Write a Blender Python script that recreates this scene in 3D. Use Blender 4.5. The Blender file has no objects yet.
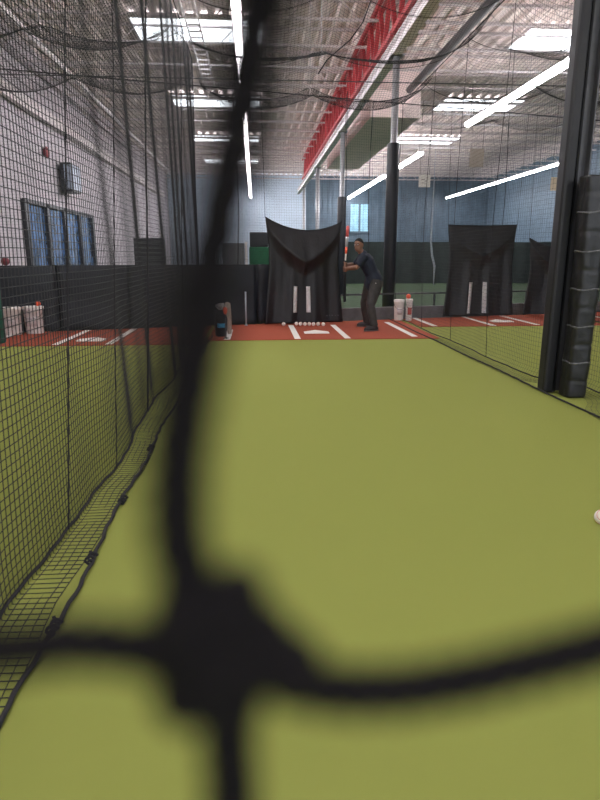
import bpy, bmesh, math, random
import numpy as np
from mathutils import Vector, Matrix
PI = math.pi
rnd = random.Random(7)
sc = bpy.context.scene
C = sc.collection

# ------------------------------------------------------------------ camera
F = 595.0; H = 1.32                     # focal length in pixels, eye height
PIT = math.atan(144/F); YAW = math.atan(45/F*math.cos(PIT))
cam_d = bpy.data.cameras.new('camera'); cam = bpy.data.objects.new('camera', cam_d); C.objects.link(cam)
cam_d.sensor_fit = 'VERTICAL'; cam_d.sensor_height = 8.0; cam_d.lens = 8.0*F/800
cam.location = (0, 0, H); cam.rotation_euler = (PI/2-PIT, 0, -YAW)
cam_d.clip_start = 0.004; cam_d.clip_end = 200
cam_d.dof.use_dof = True; cam_d.dof.focus_distance = 9.0
cam_d.dof.aperture_fstop = cam_d.lens/4.2
sc.camera = cam
s_, c_ = math.sin(PIT), math.cos(PIT); sy, cy = math.sin(YAW), math.cos(YAW)
FW = (sy*c_, cy*c_, -s_); RT = (cy, -sy, 0); UP = (sy*s_, cy*s_, c_)
def ray(px, py):
    a = (px-300)/F; b = (400-py)/F
    return Vector([FW[i]+a*RT[i]+b*UP[i] for i in range(3)])
def fl(px, py, z=0.0):                  # where the line of sight meets height z
    d = ray(px, py); t = (z-H)/d.z; return Vector((d.x*t, d.y*t, z))
def at(px, py, Y):                      # where it meets depth Y
    d = ray(px, py); t = Y/d.y; return Vector((d.x*t, Y, d.z*t+H))

# ------------------------------------------------------------------ materials
def mat(name, col, rough=0.7, metal=0.0, noise=None, emit=None, bump=None, spec=0.5, col2=None):
    m = bpy.data.materials.new(name); m.use_nodes = True
    nt = m.node_tree; b = nt.nodes['Principled BSDF']
    b.inputs['Base Color'].default_value = (*col, 1); b.inputs['Roughness'].default_value = rough
    b.inputs['Metallic'].default_value = metal; b.inputs['Specular IOR Level'].default_value = spec
    tc = nt.nodes.new('ShaderNodeTexCoord')
    if noise:
        sc1, amt = noise
        n = nt.nodes.new('ShaderNodeTexNoise'); n.inputs['Scale'].default_value = sc1; n.inputs['Detail'].default_value = 5
        r = nt.nodes.new('ShaderNodeValToRGB'); c2 = col2 or tuple(min(1, v*(1+amt)) for v in col); c1 = tuple(v*(1-amt) for v in col)
        r.color_ramp.elements[0].position = .3; r.color_ramp.elements[1].position = .7
        r.color_ramp.elements[0].color = (*c1, 1); r.color_ramp.elements[1].color = (*c2, 1)
        nt.links.new(tc.outputs['Object'], n.inputs['Vector']); nt.links.new(n.outputs['Fac'], r.inputs['Fac'])
        nt.links.new(r.outputs['Color'], b.inputs['Base Color'])
    if bump:
        n = nt.nodes.new('ShaderNodeTexNoise'); n.inputs['Scale'].default_value = bump[0]; n.inputs['Detail'].default_value = 4
        bp = nt.nodes.new('ShaderNodeBump'); bp.inputs['Strength'].default_value = bump[1]; bp.inputs['Distance'].default_value = bump[2] if len(bump) > 2 else .01
        nt.links.new(tc.outputs['Object'], n.inputs['Vector']); nt.links.new(n.outputs['Fac'], bp.inputs['Height']); nt.links.new(bp.outputs['Normal'], b.inputs['Normal'])
    if emit:
        b.inputs['Emission Color'].default_value = (*emit[0], 1); b.inputs['Emission Strength'].default_value = emit[1]
    return m
M = {}
M['turf'] = mat('turf', (.305, .335, .080), .95, noise=(900, .22), bump=(700, .6, .01), spec=.15)
M['clay'] = mat('clay_turf', (.36, .085, .05), .95, noise=(500, .18), bump=(500, .5, .01), spec=.15)
M['line'] = mat('white_line', (.85, .83, .80), .8, noise=(60, .06))
M['plate'] = mat('white_rubber', (.85, .82, .78), .6, noise=(30, .05))
M['rope'] = mat('black_twine', (.014, .013, .016), .85, bump=(900, .6, .002))
M['near'] = mat('near_twine', (.005, .004, .0048), .9, bump=(2500, .8, .0006), spec=.15)
M['net'] = mat('black_netting', (.022, .022, .025), .8)
M['cloth'] = mat('black_canvas', (.011, .010, .012), .5, noise=(8, .2), bump=(25, .3, .02))
M['pad'] = mat('black_vinyl', (.008, .010, .016), .5, noise=(5, .2), bump=(9, .35, .03))
M['wrap'] = mat('wrapped_vinyl', (.011, .011, .012), .42, noise=(12, .4), bump=(10, .35, .02))
M['smooth'] = mat('smooth_black_pad', (.005, .005, .007), .55, noise=(6, .15), bump=(4, .2, .02))
M['grey'] = mat('grey_kerb', (.14, .135, .14), .8, noise=(6, .2))
M['block'] = mat('painted_block', (.47, .43, .46), .85, noise=(4, .05))
M['ceil'] = mat('deck', (.84, .74, .71), .75, noise=(1.2, .08))
M['joist'] = mat('joist_paint', (.60, .54, .54), .6, noise=(5, .08))
M['steel'] = mat('steel', (.36, .36, .38), .4, metal=.3, noise=(10, .1))
M['white_steel'] = mat('white_steel', (.86, .80, .82), .5, noise=(8, .06))
M['red_steel'] = mat('red_steel', (.46, .045, .055), .5, noise=(6, .12))
M['dark_steel'] = mat('dark_steel', (.06, .06, .065), .45, noise=(6, .2))
M['blue_wall'] = mat('pale_blue_wall', (.56, .66, .78), .8, noise=(1.0, .06))
M['dark_blue'] = mat('slate_blue_metal', (.10, .15, .20), .5, noise=(2, .15))
M['beige'] = mat('beige_board', (.86, .71, .68), .8, noise=(2, .06))
M['glass'] = mat('blue_glass', (.06, .12, .24), .12, noise=(2.5, .7), spec=1.0)
M['frame'] = mat('dark_frame', (.02, .022, .028), .4, noise=(8, .2))
M['tube'] = mat('lamp_tube', (1, 1, 1), .5, emit=((1.0, .96, .98), 26.0))
M['sky'] = mat('skylight_panel', (.9, .9, .9), .5, emit=((.86, .93, 1.0), 2.6))
M['white_pl'] = mat('white_plastic', (.80, .75, .72), .5, noise=(14, .1))
M['red_pl'] = mat('red_plastic', (.75, .05, .03), .4, noise=(10, .1))
M['orange'] = mat('orange_red_plastic', (.85, .12, .05), .4, noise=(10, .1))
M['blue_pl'] = mat('bright_blue_fabric', (.05, .36, .62), .6, noise=(20, .15))
M['green'] = mat('green_panel', (.02, .14, .07), .7, noise=(5, .15))
M['green_pad'] = mat('green_vinyl', (.012, .10, .065), .6, noise=(5, .2))
M['cab'] = mat('grey_cabinet', (.20, .21, .23), .6, noise=(5, .1))
M['ball'] = mat('ball_leather', (.86, .80, .74), .6, noise=(30, .05))
M['seam'] = mat('red_thread', (.6, .05, .04), .7, noise=(60, .1))
M['wood'] = mat('pale_wood', (.40, .33, .27), .6, noise=(25, .25))
M['skin'] = mat('skin', (.23, .11, .07), .5, noise=(25, .1))
M['hair'] = mat('black_hair', (.008, .007, .007), .85, noise=(200, .3), bump=(300, .6, .003))
M['navy'] = mat('navy_jersey', (.012, .018, .035), .75, noise=(25, .2), bump=(12, .5, .02))
M['trouser'] = mat('charcoal_trousers', (.040, .036, .034), .8, noise=(18, .25), bump=(14, .5, .02))
M['shoe'] = mat('dark_shoe', (.030, .027, .028), .6, noise=(30, .2))
M['white_eye'] = mat('eye_white', (.7, .68, .66), .4, noise=(40, .03))
M['strap'] = mat('pale_strap', (.42, .48, .55), .7, noise=(30, .1))
M['greytape'] = mat('white_webbing', (.66, .64, .64), .7, noise=(30, .12))

# ------------------------------------------------------------------ helpers
def tag(o, label=None, cat=None, group=None, kind=None):
    if label: o['label'] = label
    if cat: o['category'] = cat
    if group: o['group'] = group
    if kind: o['kind'] = kind
    return o
def empty(name, loc, label, cat, group=None, rz=0):
    o = bpy.data.objects.new(name, None); C.objects.link(o); o.location = loc; o.rotation_euler.z = rz
    o.empty_display_size = .1
    return tag(o, label, cat, group)
class MB:                               # collects shapes for ONE mesh object (coordinates local to its parent)
    def __init__(s): s.v = []; s.f = []; s.n = 0
    def add(s, verts, faces):
        verts = np.asarray(verts, dtype=float); k = s.n
        s.v.append(verts); s.f.extend([tuple(i+k for i in f) for f in faces]); s.n += len(verts)
    def box(s, c, d, rz=0, M4=None):
        x, y, z = [v/2 for v in d]
        vs = [Vector((a*x, b*y, e*z)) for e in (-1, 1) for a, b in ((-1, -1), (1, -1), (1, 1), (-1, 1))]
        R = M4 or Matrix.Rotation(rz, 3, 'Z'); c = Vector(c)
        s.add([tuple(R @ v + c) for v in vs], [(0, 3, 2, 1), (4, 5, 6, 7), (0, 1, 5, 4), (1, 2, 6, 5), (2, 3, 7, 6), (3, 0, 4, 7)]); return s
    def bar(s, a, b, w, h=None):        # square bar between two points
        a, b = Vector(a), Vector(b); h = h or w; d = (b-a); L = d.length; d.normalize()
        up = Vector((0, 0, 1)) if abs(d.z) < .95 else Vector((0, 1, 0))
        x = d.cross(up).normalized(); z = x.cross(d)
        R = Matrix((x, d, z)).transposed()
        return s.box((a+b)/2, (w, L, h), M4=R)
    def tube(s, pts, r, n=8, cap=True, ry=None):   # r scalar or list; ellipse allowed through r=(rx,ry) tuples
        pts = [Vector(p) for p in pts]; m = len(pts)
        rs = r if isinstance(r, (list, tuple)) else [r]*m
        vs = []; ref = None
        for i, p in enumerate(pts):
            t = (pts[min(i+1, m-1)]-pts[max(i-1, 0)]).normalized()
            if ref is None:
                ref = Vector((1, 0, 0)) if abs(t.x) < .9 else Vector((0, 1, 0))
            nn = (ref - t*ref.dot(t)).normalized(); ref = nn; bb = t.cross(nn)
            a, b = rs[i] if isinstance(rs[i], (tuple, list)) else (rs[i], rs[i])
            for k in range(n):
                w = 2*PI*k/n; vs.append(tuple(p + nn*math.cos(w)*a + bb*math.sin(w)*b))
        fs = [(i*n+k, i*n+(k+1) % n, (i+1)*n+(k+1) % n, (i+1)*n+k) for i in range(m-1) for k in range(n)]
        if cap: fs += [tuple(range(n))[::-1], tuple((m-1)*n+k for k in range(n))]
        s.add(vs, fs); return s
    def lathe(s, prof, n=20, c=(0, 0, 0)):
        vs = [(c[0]+r*math.cos(2*PI*k/n), c[1]+r*math.sin(2*PI*k/n), c[2]+z) for r, z in prof for k in range(n)]
        m = len(prof)
        fs = [(i*n+k, i*n+(k+1) % n, (i+1)*n+(k+1) % n, (i+1)*n+k) for i in range(m-1) for k in range(n)]
        fs += [tuple(range(n))[::-1], tuple((m-1)*n+k for k in range(n))]
        s.add(vs, fs); return s
    def ball(s, c, r, seg=14, rings=9, R=None):
        r = r if isinstance(r, (tuple, list)) else (r, r, r)
        vs = []; c = Vector(c)
        for i in range(rings+1):
            th = PI*i/rings
            for k in range(seg):
                ph = 2*PI*k/seg
                v = Vector((r[0]*math.sin(th)*math.cos(ph), r[1]*math.sin(th)*math.sin(ph), r[2]*math.cos(th)))
                if R: v = R @ v
                vs.append(tuple(v+c))
        fs = [(i*seg+k, (i+1)*seg+k, (i+1)*seg+(k+1) % seg, i*seg+(k+1) % seg) for i in range(rings) for k in range(seg)]
        s.add(vs, fs); return s
    def prism(s, poly, z0, z1):
        n = len(poly)
        s.add([(x, y, z0) for x, y in poly]+[(x, y, z1) for x, y in poly],
              [tuple(range(n))[::-1], tuple(range(n, 2*n))]+[(k, (k+1) % n, n+(k+1) % n, n+k) for k in range(n)]); return s
    def grid(s, P, nu, nv):
        s.add([tuple(P(i/nu, j/nv)) for j in range(nv+1) for i in range(nu+1)],
              [(j*(nu+1)+i, j*(nu+1)+i+1, (j+1)*(nu+1)+i+1, (j+1)*(nu+1)+i) for j in range(nv) for i in range(nu)]); return s
    def build(s, name, m, parent=None, smooth=False, bevel=0, solid=0, loc=None, rz=0, weld=False):
        me = bpy.data.meshes.new(name)
        me.from_pydata(np.concatenate(s.v).tolist(), [], s.f); me.update()
        me.materials.append(m)
        if weld:
            bm = bmesh.new(); bm.from_mesh(me); bmesh.ops.remove_doubles(bm, verts=bm.verts, dist=1e-5); bm.to_mesh(me); bm.free()
        if smooth: me.polygons.foreach_set('use_smooth', [True]*len(me.polygons))
        o = bpy.data.objects.new(name, me); C.objects.link(o)
        if parent: o.parent = parent
        if loc: o.location = loc
        if rz: o.rotation_euler.z = rz
        if bevel:
            b = o.modifiers.new('bevel', 'BEVEL'); b.width = bevel; b.segments = 2; b.limit_method = 'ANGLE'
        if solid:
            b = o.modifiers.new('solid', 'SOLIDIFY'); b.thickness = solid; b.offset = 0
        return o
def struct(o): o['kind'] = 'structure'; return o
def copy_tree(o, parent=None):
    c = o.copy(); C.objects.link(c)
    if parent: c.parent = parent
    for ch in list(o.children): copy_tree(ch, c)
    return c

def strands(lines, r, sides=3):         # many polylines -> one vertex/face set (numpy)
    V = []; Fc = []; k0 = 0
    ang = np.arange(sides)*2*PI/sides
    for P in lines:
        P = np.asarray(P, float); m = len(P)
        T = np.gradient(P, axis=0); T /= np.linalg.norm(T, axis=1)[:, None]+1e-12
        ref = np.array([.31, .52, .79]); N = np.cross(T, ref); N /= np.linalg.norm(N, axis=1)[:, None]; B = np.cross(T, N)
        v = P[:, None, :] + r*(np.cos(ang)[None, :, None]*N[:, None, :] + np.sin(ang)[None, :, None]*B[:, None, :])
        V.append(v.reshape(-1, 3))
        i = np.arange(m-1)[:, None]; k = np.arange(sides)[None, :]
        a = i*sides+k; b = i*sides+(k+1) % sides
        Fc.append((np.stack([a, b, b+sides, a+sides], -1).reshape(-1, 4))+k0); k0 += m*sides
    return np.concatenate(V), np.concatenate(Fc)
def mesh_np(name, V, Fq, m, parent=None):
    me = bpy.data.meshes.new(name)
    me.vertices.add(len(V)); me.vertices.foreach_set('co', V.astype(np.float32).ravel())
    me.loops.add(Fq.size); me.loops.foreach_set('vertex_index', Fq.astype(np.int32).ravel())
    me.polygons.add(len(Fq)); me.polygons.foreach_set('loop_start', np.arange(0, Fq.size, 4, dtype=np.int32))
    me.update(calc_edges=True); me.validate(); me.materials.append(m)
    o = bpy.data.objects.new(name, me); C.objects.link(o)
    if parent: o.parent = parent
    return o
def net(name, P, U, V, cell, r, parent=None, m=None, su=.16, sv=.16):
    """square mesh netting on the surface P(u,v) over 0..U, 0..V metres"""
    us = np.arange(0, U+1e-6, cell); vs = np.arange(0, V+1e-6, cell)
    fu = np.linspace(0, us[-1], max(2, int(us[-1]/su)+1)); fv = np.linspace(0, vs[-1], max(2, int(vs[-1]/sv)+1))
    L = [P(np.full_like(fv, u), fv) for u in us] + [P(fu, np.full_like(fu, v)) for v in vs]
    Vx, Fq = strands(L, r)
    return mesh_np(name, Vx, Fq, m or M['net'], parent)
def S(*a): return np.stack(np.broadcast_arrays(*a), -1)

# ------------------------------------------------------------------ the hall
CZ = 6.85; XL = -6.0; XR = 17.0; YF = 44.5; YB = -9.0
struct(MB().box(((XL+XR)/2, (YB+YF)/2, -.05), (XR-XL, YF-YB, .1)).build('floor', M['turf']))
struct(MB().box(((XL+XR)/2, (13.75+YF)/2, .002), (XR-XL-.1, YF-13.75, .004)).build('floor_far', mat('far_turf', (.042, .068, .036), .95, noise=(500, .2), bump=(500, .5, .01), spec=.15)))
# ribbed deck, ribs run along the lanes
prof = []; x = XL-.1; q = 0
while x < XR+.1:
    prof += [(x, 0), (x+.13, 0), (x+.16, .12), (x+.31, .12)]; x += .34
d = MB(); n = len(prof)
d.add([(px_, yy, CZ+pz) for yy in (YB, YF) for px_, pz in prof], [(i, i+1, n+i+1, n+i) for i in range(n-1)])
struct(d.build('ceiling', M['ceil'], solid=.01))
# side walls
wl = MB(); wl.box((XL-.1, (YB+YF)/2, CZ/2), (.2, YF-YB, CZ)); struct(wl.build('wall_left', M['block']))
struct(MB().box((XR+.1, (YB+YF)/2, CZ/2), (.2, YF-YB, CZ)).build('wall_right', M['dark_blue']))
struct(MB().box((( XL+3.7)/2, YF+.1, CZ/2), (3.7-XL, .2, CZ)).build('wall_far', M['blue_wall']))
wr = MB(); wr.box(((3.7+XR)/2, YF+.1, CZ/2), (XR-3.7, .2, CZ))
x = 3.9
while x < XR: wr.box((x, YF-.03, CZ/2), (.12, .06, CZ)); x += .36
struct(wr.build('wall_far_right', M['dark_blue']))
struct(MB().box((XL+.12, 16, 5.15), (.24, 50, .3)).build('trim_1', M['joist']))      # ledge beam along the left wall
struct(MB().box((XL+.03, 16, .1), (.06, 50, .2)).build('baseboard_left', M['grey']))
# left wall storefront windows
def window(n, y0, y1, z0, z1, cols):
    w = bpy.data.objects.new('window_%d' % n, None); C.objects.link(w); w.location = (XL, (y0+y1)/2, z0); struct(w)
    f = MB(); hw = (y1-y0)/2; hh = z1-z0
    for k in range(cols+1): f.box((.05, -hw+k*2*hw/cols, hh/2), (.12, .24, hh))
    for z in (.04, hh-.04): f.box((.05, 0, z), (.12, 2*hw, .12))
    f.build('window_frame', M['frame'], w)
    for k in range(cols):
        MB().box((.02, -hw+(k+.5)*2*hw/cols, hh/2), (.02, 2*hw/cols-.2, hh-.15)).build('glass_pane', M['glass'], w)
    return w
window(1, 16.7, 23.2, .1, 2.76, 4)
# bright windows at the far end, seen between the column and the catcher screen
def far_window(n, xa, xb, z0, z1, cols):
    w = bpy.data.objects.new('window_%d' % n, None); C.objects.link(w); w.location = ((xa+xb)/2, YF-.07, z0); struct(w)
    f = MB(); hw = (xb-xa)/2; hh = z1-z0
    for k in range(cols+1): f.box((-hw+k*2*hw/cols, 0, hh/2), (.12, .12, hh))
    for z in (0, hh): f.box((0, 0, z), (2*hw, .12, .12))
    f.build('window_frame', M['dark_blue'], w)
    g = mat('daylit_pane_%d' % n, (.3, .5, .6), .2, emit=((.25, .55, .8), .22), noise=(2, .2))
    for k in range(cols): MB().box((-hw+(k+.5)*2*hw/cols, .02, hh/2), (2*hw/cols-.1, .02, hh-.1)).build('glass_pane', g, w)
far_window(2, 6.85, 8.3, 3.0, 5.0, 2)

# joists across the deck, skylights between them
jm = None
jys = [9.5, 11.25, 13.0, 14.75, 16.5, 18.25, 20.0, 21.75, 23.5, 25.25, 27.0, 28.75, 30.5, 32.25, 34.0, 35.75, 37.5, 39.25, 41.0, 42.75]
def joist_mesh():
    b = MB(); x0, x1 = XL+.02, XR-.02
    b.box(((x0+x1)/2, 0, -.04), (x1-x0, .09, .06)); b.box(((x0+x1)/2, 0, -.42), (x1-x0, .09, .05))
    x = x0; up = True
    while x+.4 < x1:
        b.bar((x, 0, -.05 if up else -.42), (x+.4, 0, -.42 if up else -.05), .018); x += .4; up = not up
    return b
j0 = joist_mesh().build('roof_joist', M['joist'])
for i, y in enumerate(jys):
    o = j0 if i == 0 else j0.copy()
    if i: C.objects.link(o)
    o.location = (0, y, CZ)
    tag(o, 'pale open-web roof joist running across the hall under the ribbed ceiling', 'joist', 'roof joists')
def skylight(x0, x1, y0, y1, label):
    t = empty('skylight', ((x0+x1)/2, (y0+y1)/2, CZ-.03), label, 'skylight')
    MB().box((0, 0, 0), (x1-x0, y1-y0, .02)).build('panel', M['sky'], t)
    f = MB()
    for sx in (-1, 1): f.box((sx*(x1-x0)/2, 0, 0), (.06, y1-y0, .06))
    for syy in (-1, 1): f.box((0, syy*(y1-y0)/2, 0), (x1-x0, .06, .06))
    f.build('frame', M['joist'], t)
skylight(-2.9, 0.3, 16.0, 17.65, 'wide bright skylight over the left lane, nearest of the left row')
skylight(-2.9, 0.3, 23.0, 24.7, 'second bright skylight in the row above the left lane')
skylight(-2.9, 0.3, 30.2, 31.7, 'third skylight down the row above the left lane')
skylight(-2.9, 0.3, 37.2, 38.8, 'farthest skylight of the left row, a thin bright bar')
skylight(6.9, 9.9, 16.0, 17.65, 'bright skylight at upper right beside the black column')
skylight(6.9, 9.9, 22.8, 24.6, 'second bright skylight in the right row above the tube lamps')
skylight(6.9, 9.9, 29.9, 31.6, 'third skylight of the right row, a thin bright bar')
skylight(4.6, 6.6, 37.2, 38.8, 'small distant skylight right of the red truss')

# tube lamps
def lamp(X, y0, y1, z, label, group=None, w=.13):
    t = empty('tube_lamp', (X, (y0+y1)/2, z), label, 'lamp', group)
    L = y1-y0
    MB().box((0, 0, .06), (w+.06, L, .05)).build('housing', M['white_steel'], t, bevel=.01)
    MB().tube([(0, -L/2+.02, 0), (0, L/2-.02, 0)], w/2, 10).build('tube', M['tube'], t, smooth=True)
    for k in range(int(L/3)+1):
        b = MB(); b.bar((0, -L/2+.3+k*3, .08), (0, -L/2+.3+k*3, CZ-.46-z), .012); b.build('hanger', M['dark_steel'], t)
LZ = 5.32
lamp(-.24, 3.0, 15.7, LZ, 'long bright tube lamp over the middle lane, nearest run')
lamp(-.24, 17.1, 27.5, LZ, 'bright tube lamp over the middle lane, second run')
lamp(-.24, 28, 44, LZ, 'farthest bright tube lamp over the middle lane')
lamp(6.7, 13.1, 19.7, LZ, 'brightest long tube lamp over the right lanes beside the black column', w=.18)
lamp(6.7, 25.0, 30.6, LZ, 'middle tube lamp of the right run, just right of the grey column', w=.18)
lamp(6.7, 32.0, 44, LZ, 'farthest tube lamp of the right run, left of the grey column', w=.18)
lamp(13.6, 26.0, 43.5, LZ, 'thin tube lamp farthest to the right, above the right catcher screen', w=.12)
# the same runs go on above and behind the lens
for X in (-.24, 6.7):
    lamp(X, -8.0, 1.6, LZ, 'long tube lamp overhead, behind the view', 'lamps behind the view')

# red truss, white beam, columns on the divider line
def red_truss(y0, y1, label):
    t = empty('roof_truss', (2.86, y0, 5.62), label, 'truss', 'red roof trusses')
    L = y1-y0; hgt = 1.02
    for z, nm in ((0, 'chord'), (hgt, 'chord')):
        b = MB()
        for sx in (-.07, .07): b.box((sx, L/2, z), (.07, L, .10))
        b.build(nm, M['red_steel'], t)
    b = MB(); y = 0; up = True
    while y+.55 <= L+.01:
        b.bar((0, y, 0 if up else hgt), (0, y+.55, hgt if up else 0), .09); y += .55; up = not up
    b.build('web', M['red_steel'], t)
for a, b_ in ((5.0, 13.0), (13.0, 20.9), (20.9, 29.0), (29.0, 36.0)):
    red_truss(a+.03, b_-.03, 'red steel roof truss on the column line')
bm_ = MB(); bm_.box((0, 18, .12), (.20, 36, .03)); bm_.box((0, 18, -.12), (.20, 36, .03)); bm_.box((0, 18, 0), (.03, 36, .24))
tag(bm_.build('steel_beam', M['white_steel'], loc=(2.92, 5.0, 5.40)), 'long whitish steel beam under the red trusses', 'beam')
def column(X, Y, ptop, w, label, top=5.28):
    t = empty('column', (X, Y, 0), label, 'column')
    MB().tube([(0, 0, 0), (0, 0, top)], w*.27, 16).build('shaft', M['steel'], t, smooth=True)
    MB().box((0, 0, top), (w, w, .03)).build('cap_plate', M['steel'], t)
    if ptop:
        p = MB(); p.lathe([(w*.46, .0), (w*.5, .02), (w*.5, ptop-.02), (w*.46, ptop)], 20); p.build('pad', M['pad'], t, smooth=True)
column(2.95, 13.25, 3.62, .27, 'tall dark padded column behind the batter with a bare grey top')
column(2.95, 20.9, 3.25, .30, 'slim column with dark padding beside the middle catcher screen')
column(2.95, 29.0, 0, .34, 'thin bare steel column farthest down the beam')
column(2.95, 37.0, 0, .3, 'faint steel column at the far end of the beam')
# foreground post
t = empty('padded_post', (2.98, 5.62, 0), 'big black padded post standing at right on the green turf', 'post')
b = MB()
b.box((0, 0, 2.66), (.13, .02, 5.3)); b.box((-.065, 0, 2.66), (.012, .16, 5.3)); b.box((.065, 0, 2.66), (.012, .16, 5.3))
b.build('steel_core', M['dark_steel'], t)
b = MB(); b.box((-.095, .0, 2.62), (.135, .16, 5.24)); b.build('smooth_pad', M['smooth'], t, bevel=.03)
def wrapP(u, v):
    a = 2*PI*u; z = .01+v*2.0
    sx, sy_ = .098, .098
    k = (abs(math.cos(a))**5+abs(math.sin(a))**5)**(-1/5)
    wob = 1+.02*math.sin(z*9+1.3*math.sin(a*2))+.010*math.sin(z*31+a*3)+.02*math.sin(a*5+z*4)
    tuck = 1-.05*max(0, 1-abs((z % .34)-.17)/.03)
    return (.055+sx*k*math.cos(a)*wob*tuck+.012*math.sin(z*2.1), -.215+sy_*k*math.sin(a)*wob*tuck, z)
b = MB(); b.grid(wrapP, 40, 120); b.build('wrapped_pad', M['wrap'], t, smooth=True, solid=.006)
tp = mat('grey_tape', (.10, .10, .105), .35, noise=(40, .5))
for z in (.34, .68, 1.02, 1.36, 1.70):
    b = MB()
    def tapeP(u, v, z=z):
        q = wrapP(u, (z-.01+(v-.5)*.016)/2.0); c0 = Vector((.055, -.215, 0)); w = Vector(q)-c0; return (c0.x+w.x*1.03, c0.y+w.y*1.03, z+(v-.5)*.016+.006*math.sin(u*17))
    b.grid(tapeP, 40, 1); tag(b.build('tape_band', tp, t, smooth=True, solid=.003), 'wrinkled grey tape band')

# pipes, tray and duct up in the roof
b = MB(); b.tube([(0, 0, 0), (0, 38, 0)], .06, 10); tag(b.build('conduit_pipe', M['white_steel'], smooth=True, loc=(-4.9, 3.5, 6.10)), 'long bright pipe under the roof at upper left', 'pipe')
for k in range(10):
    h_ = MB(); h_.bar((0, 1.2+k*4, .05), (0, 1.2+k*4, .76), .02); h_.build('hanger', M['steel'], bpy.data.objects['conduit_pipe'])
b = MB(); b.tube([(0, 0, 0), (0, 14.6, 0)], .10, 10); tag(b.build('sprinkler_pipe', M['dark_steel'], smooth=True, loc=(4.55, 4, 6.0)), 'dark pipe under the roof right of the red trusses', 'pipe')
b = MB()
for sx in (-.14, .14): b.box((sx, 6, 0), (.03, 13, .08))
for k in range(32): b.box((0, -.3+k*.4, 0), (.28, .03, .03))
tag(b.build('cable_ladder', M['white_steel'], loc=(-1.25, 8.5, 6.2)), 'pale cable ladder under the roof left of the middle tube lamp', 'cable tray')
b = MB(); b.box((0, 0, 0), (1.5, 11, 1.5)); tag(b.build('boxed_duct', M['beige'], loc=(4.25, 24.5, 6.09), bevel=.02), 'beige boxed duct right of the red truss', 'duct')

# ------------------------------------------------------------------ mats, lines, plates
W0 = Vector((-4.51, 10.84)); W1 = Vector((6.06, 13.45)); WD = (W1-W0).normalized(); WN = Vector((WD.y, -WD.x))  # WN points to the camera
def wy(x): return W0.y+(x-W0.x)*WD.y/WD.x
WA = math.atan2(WD.y, WD.x)
def clay(x0, x1, y0, lines, label):
    b = MB(); b.prism([(x0, y0), (x1, y0), (x1, wy(x1)-.14), (x0, wy(x0)-.14)], 0.0005, .012)
    o = tag(b.build('clay_mat', M['clay']), label, 'mat')
    for xa, ya, yb in lines:
        MB().box((xa, (ya+yb)/2, .0135), (.10, yb-ya, .003)).build('batters_box_line', M['line'], o)
clay(-5.9, -.86, 9.15, [(-4.16, 9.2, 10.9), (-3.04, 9.2, 11.05), (-2.25, 9.2, 11.2)], 'red clay coloured mat in the left cage')
clay(-.78, 3.0, 9.55, [(-.47, 9.6, 10.9), (.67, 9.6, 11.55), (1.49, 9.6, 11.55), (2.64, 9.75, 11.95)], 'red clay coloured mat under the batter')
clay(3.14, 6.88, 11.18, [(3.42, 11.0+.2, 12.85), (4.58, 11.2, 12.95), (5.50, 11.3, 13.1)], 'red clay coloured mat in the right cage')
clay(7.0, 11.5, 11.4, [(7.5, 11.5, 13.2)], 'red clay coloured mat beyond the black post')
def plate(x, y, label, rz=0):
    w = .2159
    b = MB(); b.prism([(-w, -w), (w, -w), (w, 0), (0, w), (-w, 0)], 0, .014)
    tag(b.build('home_plate', M['plate'], loc=(x, y, .0125), bevel=.004, rz=rz), label, 'home plate')
plate(1.05, 10.45, 'white home plate in front of the hanging screen near the batter')
plate(-2.62, 9.75, 'white home plate in the left cage')
plate(5.02, 12.0, 'white home plate in the right cage')

# ------------------------------------------------------------------ low back wall: pads and kerb
def wpt(x, off=0.0, z=0.0): return Vector((x, wy(x), 0)) + Vector((WN.x, WN.y, 0))*off + Vector((0, 0, z))
padw = 1.22; t0 = -5.9
k = 0
padm = MB(); nn = 14
def padP(u, v):
    e = min(u, 1-u)*padw; f2 = min(v, 1-v)*1.16
    dd = .05*min(1, (e/.05))**.5*min(1, (f2/.06)+.3)**.5
    return ((u-.5)*(padw-.003), -dd-.008*math.sin(v*9+u*2), v*1.16)
padm.grid(padP, 30, 20)
padm.box((0, .0, .58), (padw+.004, .05, 1.14))
pd0 = padm.build('wall_pad', M['pad'], smooth=True)
cx = Vector((t0, wy(t0)))
first = True
while cx.x+WD.x*padw/2 < 1.25:
    o = pd0 if first else pd0.copy()
    if not first: C.objects.link(o)
    first = False
    m_ = cx+WD*padw/2
    o.location = (m_.x, m_.y, .0); o.rotation_euler.z = WA
    tag(o, 'black vinyl wall pad in the chest-high row behind the plates', 'wall pad', 'black pads of the low back wall')
    cx = cx+WD*padw
kx0 = cx.x
b = MB(); L = 11.5/WD.x-kx0/WD.x; b.box((L/2, 0, .13), (L, .12, .26))
struct(b.build('wall_back', M['grey'], loc=(kx0, wy(kx0)+.03, 0), rz=WA))
t = empty('rail', (kx0, wy(kx0)+.25, 0), 'thin dark horizontal rail behind the low grey wall', 'rail', rz=WA)
MB().box((L/2, 0, .52), (L, .04, .035)).build('bar', M['dark_steel'], t)
for k in range(5): MB().box((.4+k*(L-.8)/4, 0, .26), (.035, .035, .52)).build('support', M['dark_steel'], t)
b = MB(); x = 0
b.grid(lambda u, v: (u*13.4, .05*math.sin(u*90)+.02*math.sin(u*37), v*1.98), 260, 2)
tag(b.build('dark_curtain', mat('dark_green_curtain', (.018, .028, .026), .8, noise=(3, .2)), solid=.01, loc=(3.2, 29.4, .005)), 'long dark curtain across the far turf', 'curtain')

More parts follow.
